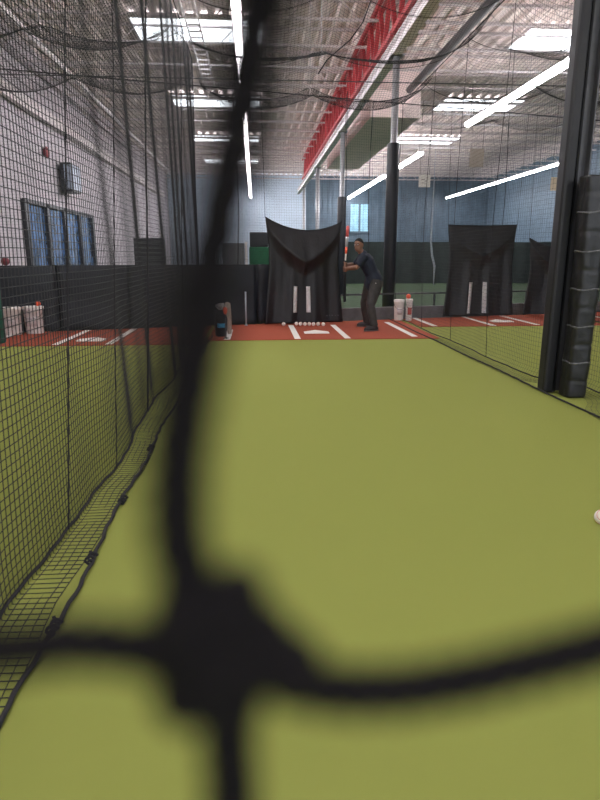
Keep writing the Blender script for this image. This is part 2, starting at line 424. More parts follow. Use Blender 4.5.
# things standing behind the pads
def cabinet(x0, x1, Y, top, depth, m, name, label, cat, slats=False, base=0.0):
    t = empty(name, ((x0+x1)/2, Y+depth/2, base), label, cat); w = x1-x0; h = top-base
    MB().box((0, 0, h/2), (w, depth, h)).build('body', m, t, bevel=.01)
    if slats:
        for k in range(int(h/.11)):
            MB().box((0, -depth/2-.012, .06+k*.11), (w-.06, .02, .05)).build('slat', M['dark_steel'], t)
    else:
        MB().box((0, -depth/2-.008, h/2), (w-.06, .014, h-.06)).build('door', m, t, bevel=.004)
    return t
a = at(133, 238, 13.2); c2 = at(162, 238, 13.2)
cabinet(a.x, c2.x, 13.2, a.z, .45, M['frame'], 'slatted_cabinet', 'black slatted cabinet rising behind the pads at left', 'cabinet', slats=True)
a = at(249, 247, 14); c2 = at(275, 247, 14)
cabinet(a.x, c2.x, 14, a.z, .5, M['green'], 'green_cabinet', 'dark green panel cabinet behind the pads left of the middle screen', 'cabinet')
a2 = at(249.5, 232, 14); c2 = at(268, 232, 14)
o = cabinet(a2.x, c2.x, 14.05, a2.z, .4, M['frame'], 'black_box', 'small black box on top of the green cabinet', 'box', base=a.z+.003)
a = at(222, 243, 14); c2 = at(244, 243, 14)
cabinet(a.x, c2.x, 14, a.z, .5, M['cab'], 'grey_cabinet', 'grey cabinet behind the pads beside the white post', 'cabinet')
a = at(246, 243, 13.9); b = MB(); b.box((0, 0, a.z/2), (.055, .055, a.z)); b.box((0, 0, a.z+.01), (.075, .075, .02))
tag(b.build('white_post', M['white_pl'], loc=(a.x, 13.9, 0)), 'slim white post between the grey and green cabinets', 'post')
# white pole leaning at the pads
a = wpt(-.16, .11); b = MB(); b.tube([(0, 0, .014), (0, .0, .66)], .016, 10); b.lathe([(.03, 0), (.03, .02)], 12, (0, 0, .014))
tag(b.build('thin_pole', M['strap'], smooth=True, loc=(fl(246.5, 324).x, fl(246.5, 326).y-.06, 0)), 'short pale grey pole standing against the black pads', 'pole')

# ------------------------------------------------------------------ catcher screens
def screen(pA, pB, pC, sagm, label, strips, Y0, foldk=1.0, mark=False, straight=False):
    """pA top left, pB top right, pC bottom centre (world); hanging canvas with fold"""
    t = empty('catcher_screen', ((pA.x+pB.x)/2, (pA.y+pB.y)/2, 0), label, 'screen', 'black catcher screens')
    o0 = Vector(t.location); xd = Vector((pB.x-pA.x, pB.y-pA.y, 0)); W = xd.length; xd.normalize(); nd = Vector((xd.y, -xd.x, 0))
    def P(u, v):
        top = pA.z*(1-u)+pB.z*u - sagm*4*u*(1-u)*(1 if not straight else .15)
        z = top*(1-v)+.03*v
        cat = 4*u*(1-u)
        vf = .04+.30*(1-abs(2*u-1))**.62
        fold = foldk*.15*(1-abs(2*u-1))**.5*((v/vf) if v < vf else max(0, 1-(v-vf)/.16)**1.5)
        rip = .030*math.sin(u*19+v*2.2)*v + .016*math.sin(u*41+1)*v*(1-.4*v)
        flare = 1+.05*v*v-.05*math.sin(PI*v)
        inw = (.5-u)*.10*math.sin(PI*min(1, v*1.4))*foldk
        q = xd*((u-.5)*W*flare+inw*.6) + nd*(.05+fold+rip+.03*v*v) ; q.z = z
        return q
    MB().grid(P, 48, 56).build('canvas', M['cloth'], t, smooth=True, solid=.004)
    for u0, v0, v1 in strips:
        b = MB(); b.grid(lambda a_, c3: P(u0+.052*(a_-.5)/1, v0+(v1-v0)*c3)+nd*.012, 2, 16)
        b.build('strip', M['greytape'], t, smooth=True, solid=.004)
    b = MB(); b.tube([P(i/24, 0)+nd*.0 for i in range(25)], .009, 6); b.build('top_rope', M['rope'], t)
    for u in (0, 1):
        b = MB(); e = P(u, 0); b.tube([e, Vector((e.x+(.05 if u else -.05), e.y, 4.25))], .004, 5)
        b.build('hanging_cord', M['rope'], t)
    if mark:
        b = MB()
        for k, wd in enumerate((.035, .02, .03, .012, .03)):
            q = P(.80+k*.035, .93)+nd*.012; b.box(q, (wd*.8, .004, .022))
        b.build('printed_mark', mat('faint_print', (.09, .09, .10), .7), t)
    return t
A = at(264.5, 217, 11.75); B = at(341, 222, 12.05)
screen(A, B, None, .20, 'black hanging catcher screen in the middle behind home plate', [(.375, .60, .885), (.555, .60, .885)], 0, mark=True)
A = at(447, 225, 12.95); B = at(516, 225, 13.2)
screen(A, B, None, .1, 'black catcher screen in the right cage', [(.36, .62, .97), (.58, .62, .97)], 0, foldk=.7, straight=True)
A = at(528, 238, 13.2); B = at(600, 240, 13.4)
screen(A, B, None, .22, 'black catcher screen partly hidden behind the big post', [(.55, .7, .95)], 0)

# ------------------------------------------------------------------ baseballs
def ball_obj():
    t = bpy.data.objects.new('baseball', None); C.objects.link(t)
    MB().ball((0, 0, 0), .0368, 24, 14).build('cover', M['ball'], t, smooth=True)
    b = MB(); pts = []
    for i in range(61):
        w = 2*PI*i/60; v = Vector((math.cos(w)+.42*math.cos(3*w), math.sin(w)-.42*math.sin(3*w), 1.1*math.sin(2*w))).normalized()*.0370; pts.append(v)
    b.tube(pts, .0013, 5, cap=False); b.build('stitching', M['seam'], t)
    return t
bp = ball_obj()
spots = [(283.6, 324), (296.5, 323.6), (300.5, 323.8), (305, 324), (309.3, 323.9), (313.5, 324.1), (318.2, 324), (323.3, 324.2)]
bl = ['single baseball left of the middle screen, apart from the row'] + ['baseball in the row along the foot of the middle screen']*7
for i, (px, py) in enumerate(spots):
    o = bp if i == 0 else copy_tree(bp)
    p = fl(px, py-.0, .049); 
    o.location = p; o.rotation_euler = (rnd.uniform(0, 6), rnd.uniform(0, 6), rnd.uniform(0, 6))
    tag(o, bl[i], 'baseball', 'baseballs by the middle screen')
o = copy_tree(bp); p = fl(602, 517, .037); o.location = p; o.rotation_euler = (1, .4, 2); del o['group']
tag(o, 'baseball lying alone on the green turf at the right edge', 'baseball')

# ------------------------------------------------------------------ buckets and gear
def bucket(px, py, h, r, label, lidm=None, group=None):
    p = fl(px, py, .012)
    t = empty('bucket', p, label, 'bucket', group)
    MB().lathe([(r*.86, 0), (r*.88, .01), (r, h*.93), (r*1.05, h*.94), (r*1.05, h)], 26).build('pail', M['white_pl'], t, smooth=True)
    MB().lathe([(r*1.07, h), (r*1.07, h+.02), (r*.9, h+.028), (0.01, h+.028)], 26).build('lid', lidm or M['white_pl'], t, smooth=True)
    b = MB(); b.tube([(r*1.05*math.cos(w), -r*1.0*0-.02-math.sin(w)*r*.9-.0, h*.86-math.sin(w)*.12) for w in [PI*i/12 for i in range(13)]], .004, 6)
    b.build('handle', M['dark_steel'], t)
    b = MB(); b.grid(lambda u, v: ((r*.975)*math.sin((u-.5)*1.3), -(r*.975)*math.cos((u-.5)*1.3), h*(.3+.35*v)), 12, 1)
    b.build('sticker', mat('bucket_print', (.50, .10, .08) if 'red mark' in label else (.62, .54, .54), .6, noise=(20, .2)), t, smooth=True, solid=.003)
    return t, p
bucket(13.5, 334.5, .44, .155, 'white bucket in the left cage, at the very left edge', group='white buckets by the pads')
_, p2 = bucket(35.5, 333, .44, .165, 'white bucket in the left cage beside another, with an orange ball on it', group='white buckets by the pads')
tag(MB().ball((0, 0, 0), .045, 16, 10).build('orange_ball', M['orange'], smooth=True, loc=(p2.x+.10, p2.y-.03, .012+.44+.028+.044)), 'small orange ball on the lid of the white bucket', 'ball')
bucket(398.5, 320, .40, .105, 'greyish white bucket beside the dark column', group='white buckets by the column')
_, p4 = bucket(408.5, 320.5, .42, .07, 'narrow white bucket with a red mark right of the dark column', group='white buckets by the column')
tag(MB().ball((0, 0, 0), .05, 14, 9).build('red_ball', M['orange'], smooth=True, loc=(p4.x-.02, p4.y, .012+.42+.028+.049)), 'red ball on the narrow white bucket', 'ball')
# bag with gear at the left of the middle mat
p = fl(221, 336, .012)
t = empty('equipment_bag', (p.x, p.y, .012), 'black equipment bag with a pale top and blue patch by the left net', 'bag')
b = MB(); b.lathe([(.09, 0), (.105, .02), (.11, .30), (.10, .46), (.07, .50)], 20); b.build('bag_body', M['cloth'], t, smooth=True)
b = MB(); b.tube([(.0, -.02, .50), (0.0, -.03, .56), (-.01, -.04, .60)], [(.04, .04), (.075, .06), (.085, .07)], 14); b.build('pale_top', M['greytape'], t, smooth=True)
b = MB(); b.grid(lambda u, v: (.113*math.sin((u-.4)*1.3), -.113*math.cos((u-.4)*1.3), .17+.08*v), 10, 2); b.build('blue_patch', M['blue_pl'], t, smooth=True, solid=.008)
b = MB(); b.tube([(.08, -.05, .46), (.12, -.06, .33), (.10, -.05, .10)], .014, 8); b.build('strap', M['cloth'], t, smooth=True)
p = fl(229.5, 334, .012)
b = MB(); b.tube([(0, 0, 0), (.0, 0, .03), (-.01, .01, .12), (-.02, .03, .38), (-.025, .04, .52), (-.025, .04, .54)], [.030, .034, .052, .056, .05, .02], 12)
tag(b.build('wooden_club', M['wood'], smooth=True, loc=p), 'pale mottled wooden bat barrel upright beside the black bag', 'bat')
p = fl(226, 338.5, .012)
t.scale = (.9, .9, .88)
t = empty('batting_tee', (p.x, p.y, .012), 'short dark tee with an orange top between the bag and wooden bat', 'tee')
MB().lathe([(.05, 0), (.045, .012), (.012, .02), (.012, .40)], 14).build('stem', M['dark_steel'], t, smooth=True)
MB().lathe([(.014, .39), (.030, .42), (.036, .46), (.030, .50), (.01, .51)], 14).build('orange_top', M['orange'], t, smooth=True)

# dark green post and red ball at far left
p = fl(-4, 343, .012)
b = MB(); b.lathe([(.13, 0), (.15, .02), (.15, 2.2), (.13, 2.25)], 24)
tag(b.build('green_padded_post', M['green_pad'], smooth=True, loc=(p.x, p.y, 0.012)), 'dark green padded post at the left edge', 'post')
o = MB().ball((0, 0, 0), .07, 16, 10).build('red_ball', mat('dull_red', (.16, .03, .04), .6, noise=(20, .2)), smooth=True); q = at(4, 260, wy(-4.5)); o.location = (q.x, wy(q.x), 1.16+.07)
tag(o, 'dark red ball resting on top of the pads at the left edge', 'ball')
# speaker and bell on left wall
t = empty('wall_speaker', (XL+.16, 20.3, 3.3), 'boxy dark speaker high on the left wall above the windows', 'speaker')
MB().box((.1, 0, .38), (.34, .95, .85)).build('cabinet', M['frame'], t, bevel=.02)
MB().box((.16, -.485, .38), (.20, .02, .72)).build('grille', mat('speaker_grille', (.30, .34, .42), .4, noise=(30, .15)), t)
MB().box((.29, 0, .38), (.02, .8, .72)).build('front_panel', mat('blue_grey_grille', (.26, .32, .42), .35, noise=(30, .15)), t)
MB().box((-.1, 0, .4), (.12, .2, .2)).build('bracket', M['steel'], t)
t = empty('alarm_bell', (XL+.02, 18.7, 4.2), 'round dark red alarm bell on the left wall above the speaker', 'alarm')
b = MB(); b.ball((.08, 0, 0), (.08, .16, .16), 18, 10); b.build('gong', mat('dark_red', (.20, .03, .04), .5, noise=(8, .2)), t, smooth=True)
b = MB(); b.box((.01, 0, 0), (.04, .2, .2)); b.build('mount', M['dark_steel'], t)

# ------------------------------------------------------------------ netting
NX = -.93; RX = 3.05; NT = 4.32
def wob(y, z, ph=0): return .028*np.sin(y*2.1+ph)*np.exp(-z*.25)+.010*np.sin(y*5.3+z*1.1+ph)+.004*np.sin(y*11+z*2.3)
# left divider
tL = empty('divider_net', (NX, 5, 0), 'black square-mesh net hanging along the left side of the lane', 'net')
def PL(u, v):                            # v runs up; the first 0.17 m lies on the turf
    y = .35+u+.012*np.sin(v*3+u)+.03*v; z = np.maximum(0, v-.17); out = np.clip(.17-v, 0, None)
    return S(wob(y, z)+out, y-5, z*1.0+.004+.012*np.sin(u*9)*np.exp(-((v-.1)/.05)**2))
net('mesh', PL, 9.75, NT+.13, .037, .0023, tL)
def ropeline(P, n, r, name, parent, m=None, sides=6, jag=0):
    b = MB(); pts = []
    for i in range(n+1):
        p = Vector(P(i/n)); 
        if jag: p += Vector((jag*math.sin(i*1.7), 0, abs(jag*.6*math.sin(i*.9))))
        pts.append(p)
    b.tube(pts, r, sides); return b.build(name, m or M['rope'], parent, smooth=True)
ropeline(lambda t_: (.185+.012*math.sin(t_*40), .35+t_*9.7-5, .018), 160, .0095, 'lead_rope', tL, jag=.005)
ropeline(lambda t_: (float(wob(.35+t_*9.7, 0)), .35+t_*9.7-5, .022), 160, .0085, 'fold_rope', tL, jag=.003)
for y, r in ((2.75, .0042), (3.62, .0035), (5.05, .008), (7.6, .005), (9.6, .006)):
    ropeline(lambda t_, y=y: (float(wob(y, t_*NT))+.006, y-5+.3*t_*NT*min(1, (10.3-y)/1.3)+.02*math.sin(t_*5+y), .02+t_*(NT-.02)), 40, r, 'seam_rope', tL)
ropeline(lambda t_: (0, .35+t_*9.9-5, NT), 20, .008, 'top_cable', tL)
# lacing lumps where the skirt rope is tied
for y in (1.95, 2.45, 3.1, 4.0):
    b = MB(); b.tube([(.185+.016*math.sin(w*3)+.004*math.sin(w*7), y-5-.05+.1*w/6, .026+.014*math.cos(w*3)) for w in [k*.25 for k in range(25)]], .0065, 6); b.build('tie_knot', M['rope'], tL, smooth=True)
# right divider
tR = empty('divider_net', (RX, 6, 0), 'black net along the right side of the lane past the big post', 'net')
def PR(u, v):
    y = 1.2+u; z = np.maximum(0, v-.22); out = np.clip(.22-v, 0, None)
    by = .27*np.exp(-((y-5.5)/.55)**4)
    return S(wob(y, z, 2)*.7+by-out, y-6, z+.004)
net('mesh', PR, 11.7, NT+.18, .048, .0014, tR)
ropeline(lambda t_: (-.225+.01*math.sin(t_*30), 1.2+t_*11.7-6, .018), 160, .0085, 'lead_rope', tR, jag=.003)
ropeline(lambda t_: (float(wob(1.2+t_*11.7, 0, 2)*.7)+.27*math.exp(-((1.2+t_*11.7-5.5)/.55)**4), 1.2+t_*11.7-6, .022), 160, .0075, 'fold_rope', tR, jag=.002)
for y in (7.6, 9.2, 10.8): ropeline(lambda t_, y=y: (float(wob(y, t_*NT, 2))*.7, y-6+.12*math.sin(t_*4), .02+t_*(NT-.02)), 40, .004, 'seam_rope', tR)
ropeline(lambda t_: (0, 1.2+t_*11.8-6, NT), 20, .008, 'top_cable', tR)
# outer nets of the neighbouring cages
for X, y0, lab in ((-4.75, 2.0, 'black net along the outer left side of the left cage'), (6.98, 3.5, 'black net between the right cage and the one beyond'), (11.2, 5, 'black net farthest to the right')):
    t = empty('divider_net', (X, 6, 0), lab, 'net')
    y1 = wy(X)-.08
    net('mesh', lambda u, v: S(wob(y0+u, v, X), y0+u-6, v+.004), y1-y0, NT, .06, .0014, t, su=.25, sv=.25)
    ropeline(lambda t_: (0, y0-6+t_*(y1-y0), NT), 20, .008, 'top_cable', t)
    ropeline(lambda t_: (float(wob(y0+t_*(y1-y0), 0, X)), y0-6+t_*(y1-y0), .014), 60, .008, 'lead_rope', t)
# back net
t = empty('back_net', (wpt(-4.7, -.22).x, wpt(-4.7, -.22).y, 0), 'black net hanging across the lanes behind the batter', 'net', rz=WA)
net('mesh', lambda u, v: S(u, .03*np.sin(u*1.7)+.03*np.sin(v*1.2+u*.5), v+.004), 16.3, NT, .05, .00125, t, su=.3, sv=.3)
ropeline(lambda t_: (t_*16.3, 0, NT), 30, .010, 'top_cable', t)
for x in (4.55, 7.35, 8.0, 10.6, 12.6): ropeline(lambda t_, x=x: (x+.03*math.sin(t_*6+x), .0, .02+t_*(NT-.02)), 30, .008, 'seam_rope', t)
# overhead nets, hooked up in the middle of each lane and sagging between the hooks
def overhead(xa, xb, y0, y1, hooks, label, cell=.045, r=.0018, dz=0):
    t = empty('overhead_net', ((xa+xb)/2, y0, NT), label, 'net')
    xm = (xa+xb)/2; hw = (xb-xa)/2
    def zz(X, Y):
        a_ = np.abs(X)/hw                        # 0 at the middle line, 1 at the sides
        sx = np.sin(PI*np.clip(a_, 0, 1))**.8
        dmin = np.min([np.abs(Y-h) for h in hooks], axis=0)
        peak = np.exp(-dmin/.28)*np.exp(-np.abs(X)/.45)
        along = .5-.5*np.cos(2*PI*(Y-hooks[0])/(hooks[1]-hooks[0]))
        return -.10 - .26*sx*(0.6+.4*np.cos(Y*2.3)) - .20*along*(1-.45*a_**3) + .18*peak*1 + .10*np.clip(a_, 0, 1)**6
    def P(u, v): 
        X = u-hw; Y = v; return S(X, Y, np.minimum(zz(X, Y+y0), .0))
    net('mesh', P, 2*hw, y1-y0, cell, r, t, su=.12, sv=.12)
    for h in hooks:
        if y0 < h < y1:
            for off, rr in ((0, .0045),):
                ropeline(lambda t_: (t_*2*hw-hw, h+off-y0, float(min(0, zz(np.array(t_*2*hw-hw), np.array(h+off))))-.004), 60, rr, 'seam_rope', t)
            b = MB(); b.tube([(0, h-y0, .04), (0, h-y0, CZ-.45-NT)], .004, 5); b.build('hook_wire', M['steel'], t)
            b = MB(); b.tube([(.0, h-y0, .05), (.02, h-y0, .02), (.0, h-y0, -.03), (-.02, h-y0, .0)], .006, 6); b.build('hook', M['white_steel'], t)
    return t
overhead(-.9, 3.02, 1.2, 12.6, [3.1, 5.4, 7.7, 10.0, 11.9], 'sagging black overhead net above the middle lane')
overhead(-4.72, -.96, 2.0, 11.3, [2.9, 5.0, 7.1, 9.2, 11.3], 'sagging black overhead net above the left cage')
overhead(3.08, 6.95, 3.5, 13.4, [4.6, 6.9, 9.2, 11.5], 'sagging black overhead net above the right cage', cell=.06)
b = MB(); b.tube([(-3.9, 0, 0), (-.3, 0, -.0), (3.9, 0, 0.0), (9.2, 0, 0)], .008, 6); a = at(300, 82, 10.0)
tag(b.build('support_cable', M['dark_steel'], loc=(-2.05, 10.0, a.z+.02)), 'straight thin cable stretched across the cages above the nets', 'cable')
# loose black cord hanging from the roof
pts = [at(371, 0, 9.0), at(363, 22, 9.2), at(350, 40, 9.4), at(336, 52, 9.6), at(327, 60, 9.8), at(318, 74, 10.0)]
pts = [Vector((pts[0].x+.05, pts[0].y-.6, 6.4))]+pts
b = MB(); b.tube(pts, .010, 6); tag(b.build('loose_cord', M['rope'], smooth=True), 'loose black cord looping down from the roof to the net hook', 'cord')

# small hanging signs and straps
def sign(px, py, Y, w, h, m, label, name='sign'):
    p = at(px, py, Y); t = empty(name, (p.x, p.y, p.z), label, 'sign')
    MB().box((0, 0, 0), (w, .012, h)).build('board', m, t, bevel=.004)
    b = MB()
    for sx in (-1, 1): b.bar((sx*w*.4, 0, h/2-.01), (sx*w*.4, 0, max(h/2+.05, NT-p.z)), .005)
    b.build('hanging_wire', M['rope'], t)
    return t
sg = sign(424.5, 181, 12.6, .24, .24, mat('sign_white', (.78, .74, .68), .6, noise=(20, .08)), 'small square white sign hanging right of the dark column')
b = MB()
for (x, z, w, h) in ((-.03, .03, .07, .015), (.03, .0, .06, .015), (-.02, -.04, .08, .012), (.05, .05, .02, .05)): b.box((x, -.008, z), (w, .003, h))
b.build('printed_mark', mat('sign_ink', (.35, .30, .28), .7), sg)
sign(556, 184, 12.9, .24, .27, mat('sign_beige', (.70, .58, .45), .6, noise=(20, .08)), 'small pale sign hanging beside the big black post')
sign(476.5, 158, 12.7, .30, .36, mat('panel_beige', (.45, .38, .34), .7, noise=(20, .08)), 'dull beige panel hanging over the right cage')
pts = [at(431, 242, 13.4), at(432, 255, 13.4), at(434.5, 266, 13.4), at(433.5, 285, 13.4)]
b = MB(); b.tube([pts[0]+Vector((0, 0, 1.9))]+pts, [.004, .02, .026, .026, .012], 8)
tag(b.build('hanging_strap', M['strap'], smooth=True), 'pale strap hanging down between the column and right screen', 'strap')
pts = [at(345.5, 222, 12.3), at(345, 262, 12.0), at(344.6, 302, 11.9)]
t = empty('hanging_pole', pts[2], 'thin black pole hanging by the right edge of the middle screen', 'pole')
b = MB(); b.tube([pts[1]-pts[2], Vector((0, 0, 0))], .028, 8); b.build('pole', M['smooth'], t)
b = MB(); b.tube([pts[1]-pts[2], pts[0]-pts[2], Vector((0, .1, 4.3))-Vector((0, 0, pts[2].z))], .006, 6); b.build('cord', M['rope'], t)

# ------------------------------------------------------------------ near net right in front of the lens
NY = .042
tN = empty('cage_net', (0, NY, H), 'blurred black rope net with a big knot right in front of the viewer', 'net')
def npx(px, py, Y=NY): return at(px, py, Y)-Vector((0, NY, H))
def knot(i, j):
    if (i, j) == (0, 0): return npx(218, 652)
    g = random.Random(i*131+j*17+5); jx, jy = g.uniform(-40, 40), g.uniform(-40, 40)
    if (i, j) == (0, 1): return npx(278, -95, .040)
    if (i, j) == (1, 0): return npx(985, 590)
    if (i, j) == (-1, 0): return npx(-520, 640)
    if (i, j) == (0, -1): return npx(232, 1390)
    return Vector(((-.0057)+i*.0525+j*.0012+jx*4e-5, 0, -.0177+j*.0525+jy*4e-5 + .00*i))
special = {((0, 0), (0, 1)): [(218, 640), (182, 560), (176, 480), (186, 400), (201, 310), (219, 220), (236, 140), (250, 60), (264, -10), (278, -95)],
           ((0, 0), (1, 0)): [(225, 660), (300, 685), (370, 692), (440, 685), (520, 668), (600, 648), (700, 625), (985, 590)],
           ((-1, 0), (0, 0)): [(-520, 640), (-200, 652), (0, 650), (60, 642), (120, 645), (170, 655), (218, 665)],
           ((0, -1), (0, 0)): [(232, 1390), (236, 1000), (233, 860), (230, 780), (226, 720), (220, 670)]}
mb = MB()
def ply(pts, r):                        # three twisted yarns along a smoothed line
    P = [Vector(p) for p in pts]; out = []
    for i in range(len(P)-1):
        p0, p1, p2, p3 = P[max(i-1, 0)], P[i], P[i+1], P[min(i+2, len(P)-1)]
        nseg = max(3, int((p2-p1).length/.0009))
        for k in range(nseg):
            t = k/nseg; out.append(.5*((2*p1)+(p2-p0)*t+(2*p0-5*p1+4*p2-p3)*t*t+(3*p1-p0-3*p2+p3)*t**3))
    out.append(P[-1])
    T = [(out[min(i+1, len(out)-1)]-out[max(i-1, 0)]).normalized() for i in range(len(out))]
    s = 0
    rings = []
    for q in range(3):
        s = 0; line = []
        for i, p in enumerate(out):
            if i: s += (p-out[i-1]).length
            n1 = T[i].cross(Vector((0, 1, .05))).normalized(); n2 = T[i].cross(n1)
            w = s/.0042*PI+q*2*PI/3
            line.append(p+(n1*math.cos(w)+n2*math.sin(w))*r*.5)
        mb.tube(line, r*.56, 7)
I0, I1, J0, J1 = -16, 56, -24, 56
far_lines = []
def run(cells):
    pl = []
    for a_, b_ in cells:
        if (a_, b_) in special:
            ply([npx(x, y, NY) for x, y in special[(a_, b_)]], .0022 if a_[1] == b_[1] else .00245)
            if len(pl) > 1: far_lines.append(pl)
            pl = [knot(*b_)]
        else:
            if not pl: pl = [knot(*a_)]
            pl.append(knot(*a_).lerp(knot(*b_), .5)+Vector((.0012, .0008, -.0010))); pl.append(knot(*b_))
    if len(pl) > 1: far_lines.append(pl)
for j in range(J0, J1+1): run([((i, j), (i+1, j)) for i in range(I0, I1)])
for i in range(I0, I1+1): run([((i, j), (i, j+1)) for j in range(J0, J1)])
Vx, Fq = strands([np.array([tuple(p) for p in pl]) for pl in far_lines], .0017, 6)
mb.add(Vx, Fq.tolist())
for i in range(-4, 5):
    for j in range(-4, 5):
        if (i, j) != (0, 0): mb.ball(knot(i, j), (.0042, .0036, .0040), 10, 7)
k_ = knot(0, 0)
for (dx, dy, rx, rz_) in ((0, 14, 54, 66), (-30, -20, 34, 52), (30, 10, 44, 36), (15, -45, 30, 30), (62, 14, 34, 28), (6, -30, 40, 40), (-28, 38, 34, 30), (8, 48, 34, 26), (35, -12, 34, 26)):
    c = npx(220+dx*1.15, 648+dy*1.15, NY+rnd.uniform(-.0006, .0006)); mb.ball(c, (rx*1.2*NY/F, .0034, rz_*1.2*NY/F), 12, 8)
mb.build('twine', M['near'], tN, smooth=True)
b = MB(); b.tube([(-.95, .004, NT-H), (3.05, .004, NT-H)], .008, 6); b.build('top_cable', M['rope'], tN)
b = MB(); b.tube([(-.95, .004, .012-H), (3.05, .004, .012-H)], .010, 6); b.build('lead_rope', M['rope'], tN)

# ------------------------------------------------------------------ batter
def bake(mb, name, m, parent, voxel, smooth=4, tone=None):
    o = mb.build(name, m, None)
    r = o.modifiers.new('r', 'REMESH'); r.mode = 'VOXEL'; r.voxel_size = voxel; r.use_smooth_shade = True
    s = o.modifiers.new('s', 'SMOOTH'); s.factor = .5; s.iterations = smooth
    dg = bpy.context.evaluated_depsgraph_get(); me = bpy.data.meshes.new_from_object(o.evaluated_get(dg))
    bpy.data.objects.remove(o)
    if not me.materials: me.materials.append(m)
    n = bpy.data.objects.new(name, me); C.objects.link(n); n.parent = parent
    me.polygons.foreach_set('use_smooth', [True]*len(me.polygons))
    return n
def loft(mb, pts, n=14): mb.tube([p for p, _ in pts], [r for _, r in pts], n); [mb.ball(p, r if not isinstance(r, tuple) else min(r), 12, 8) for p, r in (pts[0], pts[-1])]
ORG = Vector((2.1, 10.9, .012))
def J(px, py, Y): return at(px, py, Y)-ORG
tB = empty('person', ORG, 'person in navy T-shirt and charcoal trousers holding a bat upright at the plate', 'person')
hipN, hipF = J(377, 283, 10.78), J(370.5, 283, 11.02)
kneeN, kneeF = J(370.5, 305, 10.62), J(364.5, 304, 11.14)
ankN, ankF = J(374.0, 328.5, 10.55), J(367, 324.2, 11.25)
ankN.z = .085; ankF.z = .085
pel = (hipN+hipF)/2+Vector((0, 0, .05))
chest = J(366.5, 261.5, 10.9); waist = J(371.5, 273, 10.9); neckb = J(362.3, 254, 10.9); 
shN, shF = J(363.5, 257.0, 10.71), J(362.0, 256.8, 11.09)
elN, elF = J(356.5, 267.5, 10.72), J(354, 265, 11.22)
haN, haF = J(344.8, 268.6, 11.0), J(345.2, 264.6, 11.02)
head = J(358.6, 245.2, 10.88)
body = MB()
# torso: lofted ellipses along the leaning spine
loft(body, [(pel-Vector((0, 0, .06)), (.095, .12)), (pel, (.10, .13)), (waist, (.09, .115)), (chest, (.11, .155)), (neckb+Vector((.0, 0, -.04)), (.065, .12)), (neckb, .06)])
loft(body, [(neckb+Vector((.02, 0, -.02)), .062), (head+Vector((.02, 0, -.08)), .055), (head, .055)])
for sh, el, ha in ((shN, elN, haN), (shF, elF, haF)):
    d = (ha-el).normalized()
    loft(body, [(sh, .058), (sh.lerp(el, .5), .050), (el, .041)])
    loft(body, [(el, .041), (el.lerp(ha, .3), .043), (el.lerp(ha, .88), .028), (ha-d*.035, .028)])
for hp, kn, an, s in ((hipN, kneeN, ankN, 1), (hipF, kneeF, ankF, -1)):
    loft(body, [(hp, .08), (hp.lerp(kn, .5), .07), (kn, .055)])
    loft(body, [(kn, .058), (kn.lerp(an, .35), .06), (an, .036)])
# head: face looks left and towards the camera
fd = Vector((-.62, -.78, -.06)).normalized(); sd = Vector((0, 0, 1)).cross(fd).normalized(); ud = fd.cross(sd)
HR = Matrix((fd, sd, ud)).transposed()
hw_ = lambda a, b_, c3: head + fd*a + sd*b_ + ud*c3
body.ball(hw_(-.012, 0, .02), (.098, .076, .098), 20, 14, HR)
body.ball(hw_(.022, 0, -.045), (.066, .058, .070), 18, 12, HR)
body.ball(hw_(.052, 0, -.088), (.028, .030, .022), 12, 8, HR)
body.tube([hw_(.082, 0, .018), hw_(.098, 0, -.005), hw_(.108, 0, -.022), hw_(.088, 0, -.030)], [.010, .013, .016, .012], 8)
body.tube([hw_(.080, -.045, .030), hw_(.090, -.02, .034), hw_(.090, .02, .034), hw_(.080, .045, .030)], .009, 7)
body.tube([hw_(.078, -.025, -.057), hw_(.090, 0, -.056), hw_(.078, .025, -.057)], .009, 7)
for s in (-1, 1):
    body.ball(hw_(-.008, s*.078, -.005), (.020, .010, .032), 12, 8, HR)
# bat direction and hands
bdir = (J(347.8, 228, 11.05)-J(344.6, 271, 11.0)).normalized()
grip = J(344.9, 267, 11.0)
bx1 = bdir.cross(Vector((0, 1, 0))).normalized(); bx2 = bdir.cross(bx1).normalized()
for cen, fromel, s in ((grip-bdir*.045, elN, 1), (grip+bdir*.045, elF, -1)):
    arm = (fromel-cen); arm -= bdir*arm.dot(bdir); arm.normalize(); side = bdir.cross(arm).normalized()
    # palm behind the handle
    pal = cen+arm*.030
    body.tube([pal-bdir*.040, pal+bdir*.040], [(.022, .030), (.024, .032)], 12)
    body.tube([pal+arm*.0, pal+arm*.06], [.030, .026], 10)
    for k, ln in enumerate((.95, 1.0, .96, .84)):       # four fingers, unequal, curled round the handle
        o_ = cen+bdir*(.033-k*.0215)
        pts = [o_+(arm*math.cos(w)+side*s*math.sin(w))*(.0245+.002*(k % 2)) for w in [PI*.12+q*ln*PI*1.25/6 for q in range(7)]]
        body.tube(pts, [.0105, .0100, .0098, .0093, .009, .0085, .007], 8)
    pts = [cen+arm*.030-side*s*.012+bdir*.020, cen+arm*.012-side*s*.024+bdir*.036, cen-arm*.010-side*s*.022+bdir*.044, cen-arm*.024-side*s*.008+bdir*.046]
    body.tube(pts, [.013, .012, .0105, .009], 8)         # thumb closes from the side
bake(body, 'body', M['skin'], tB, .0055, 2)
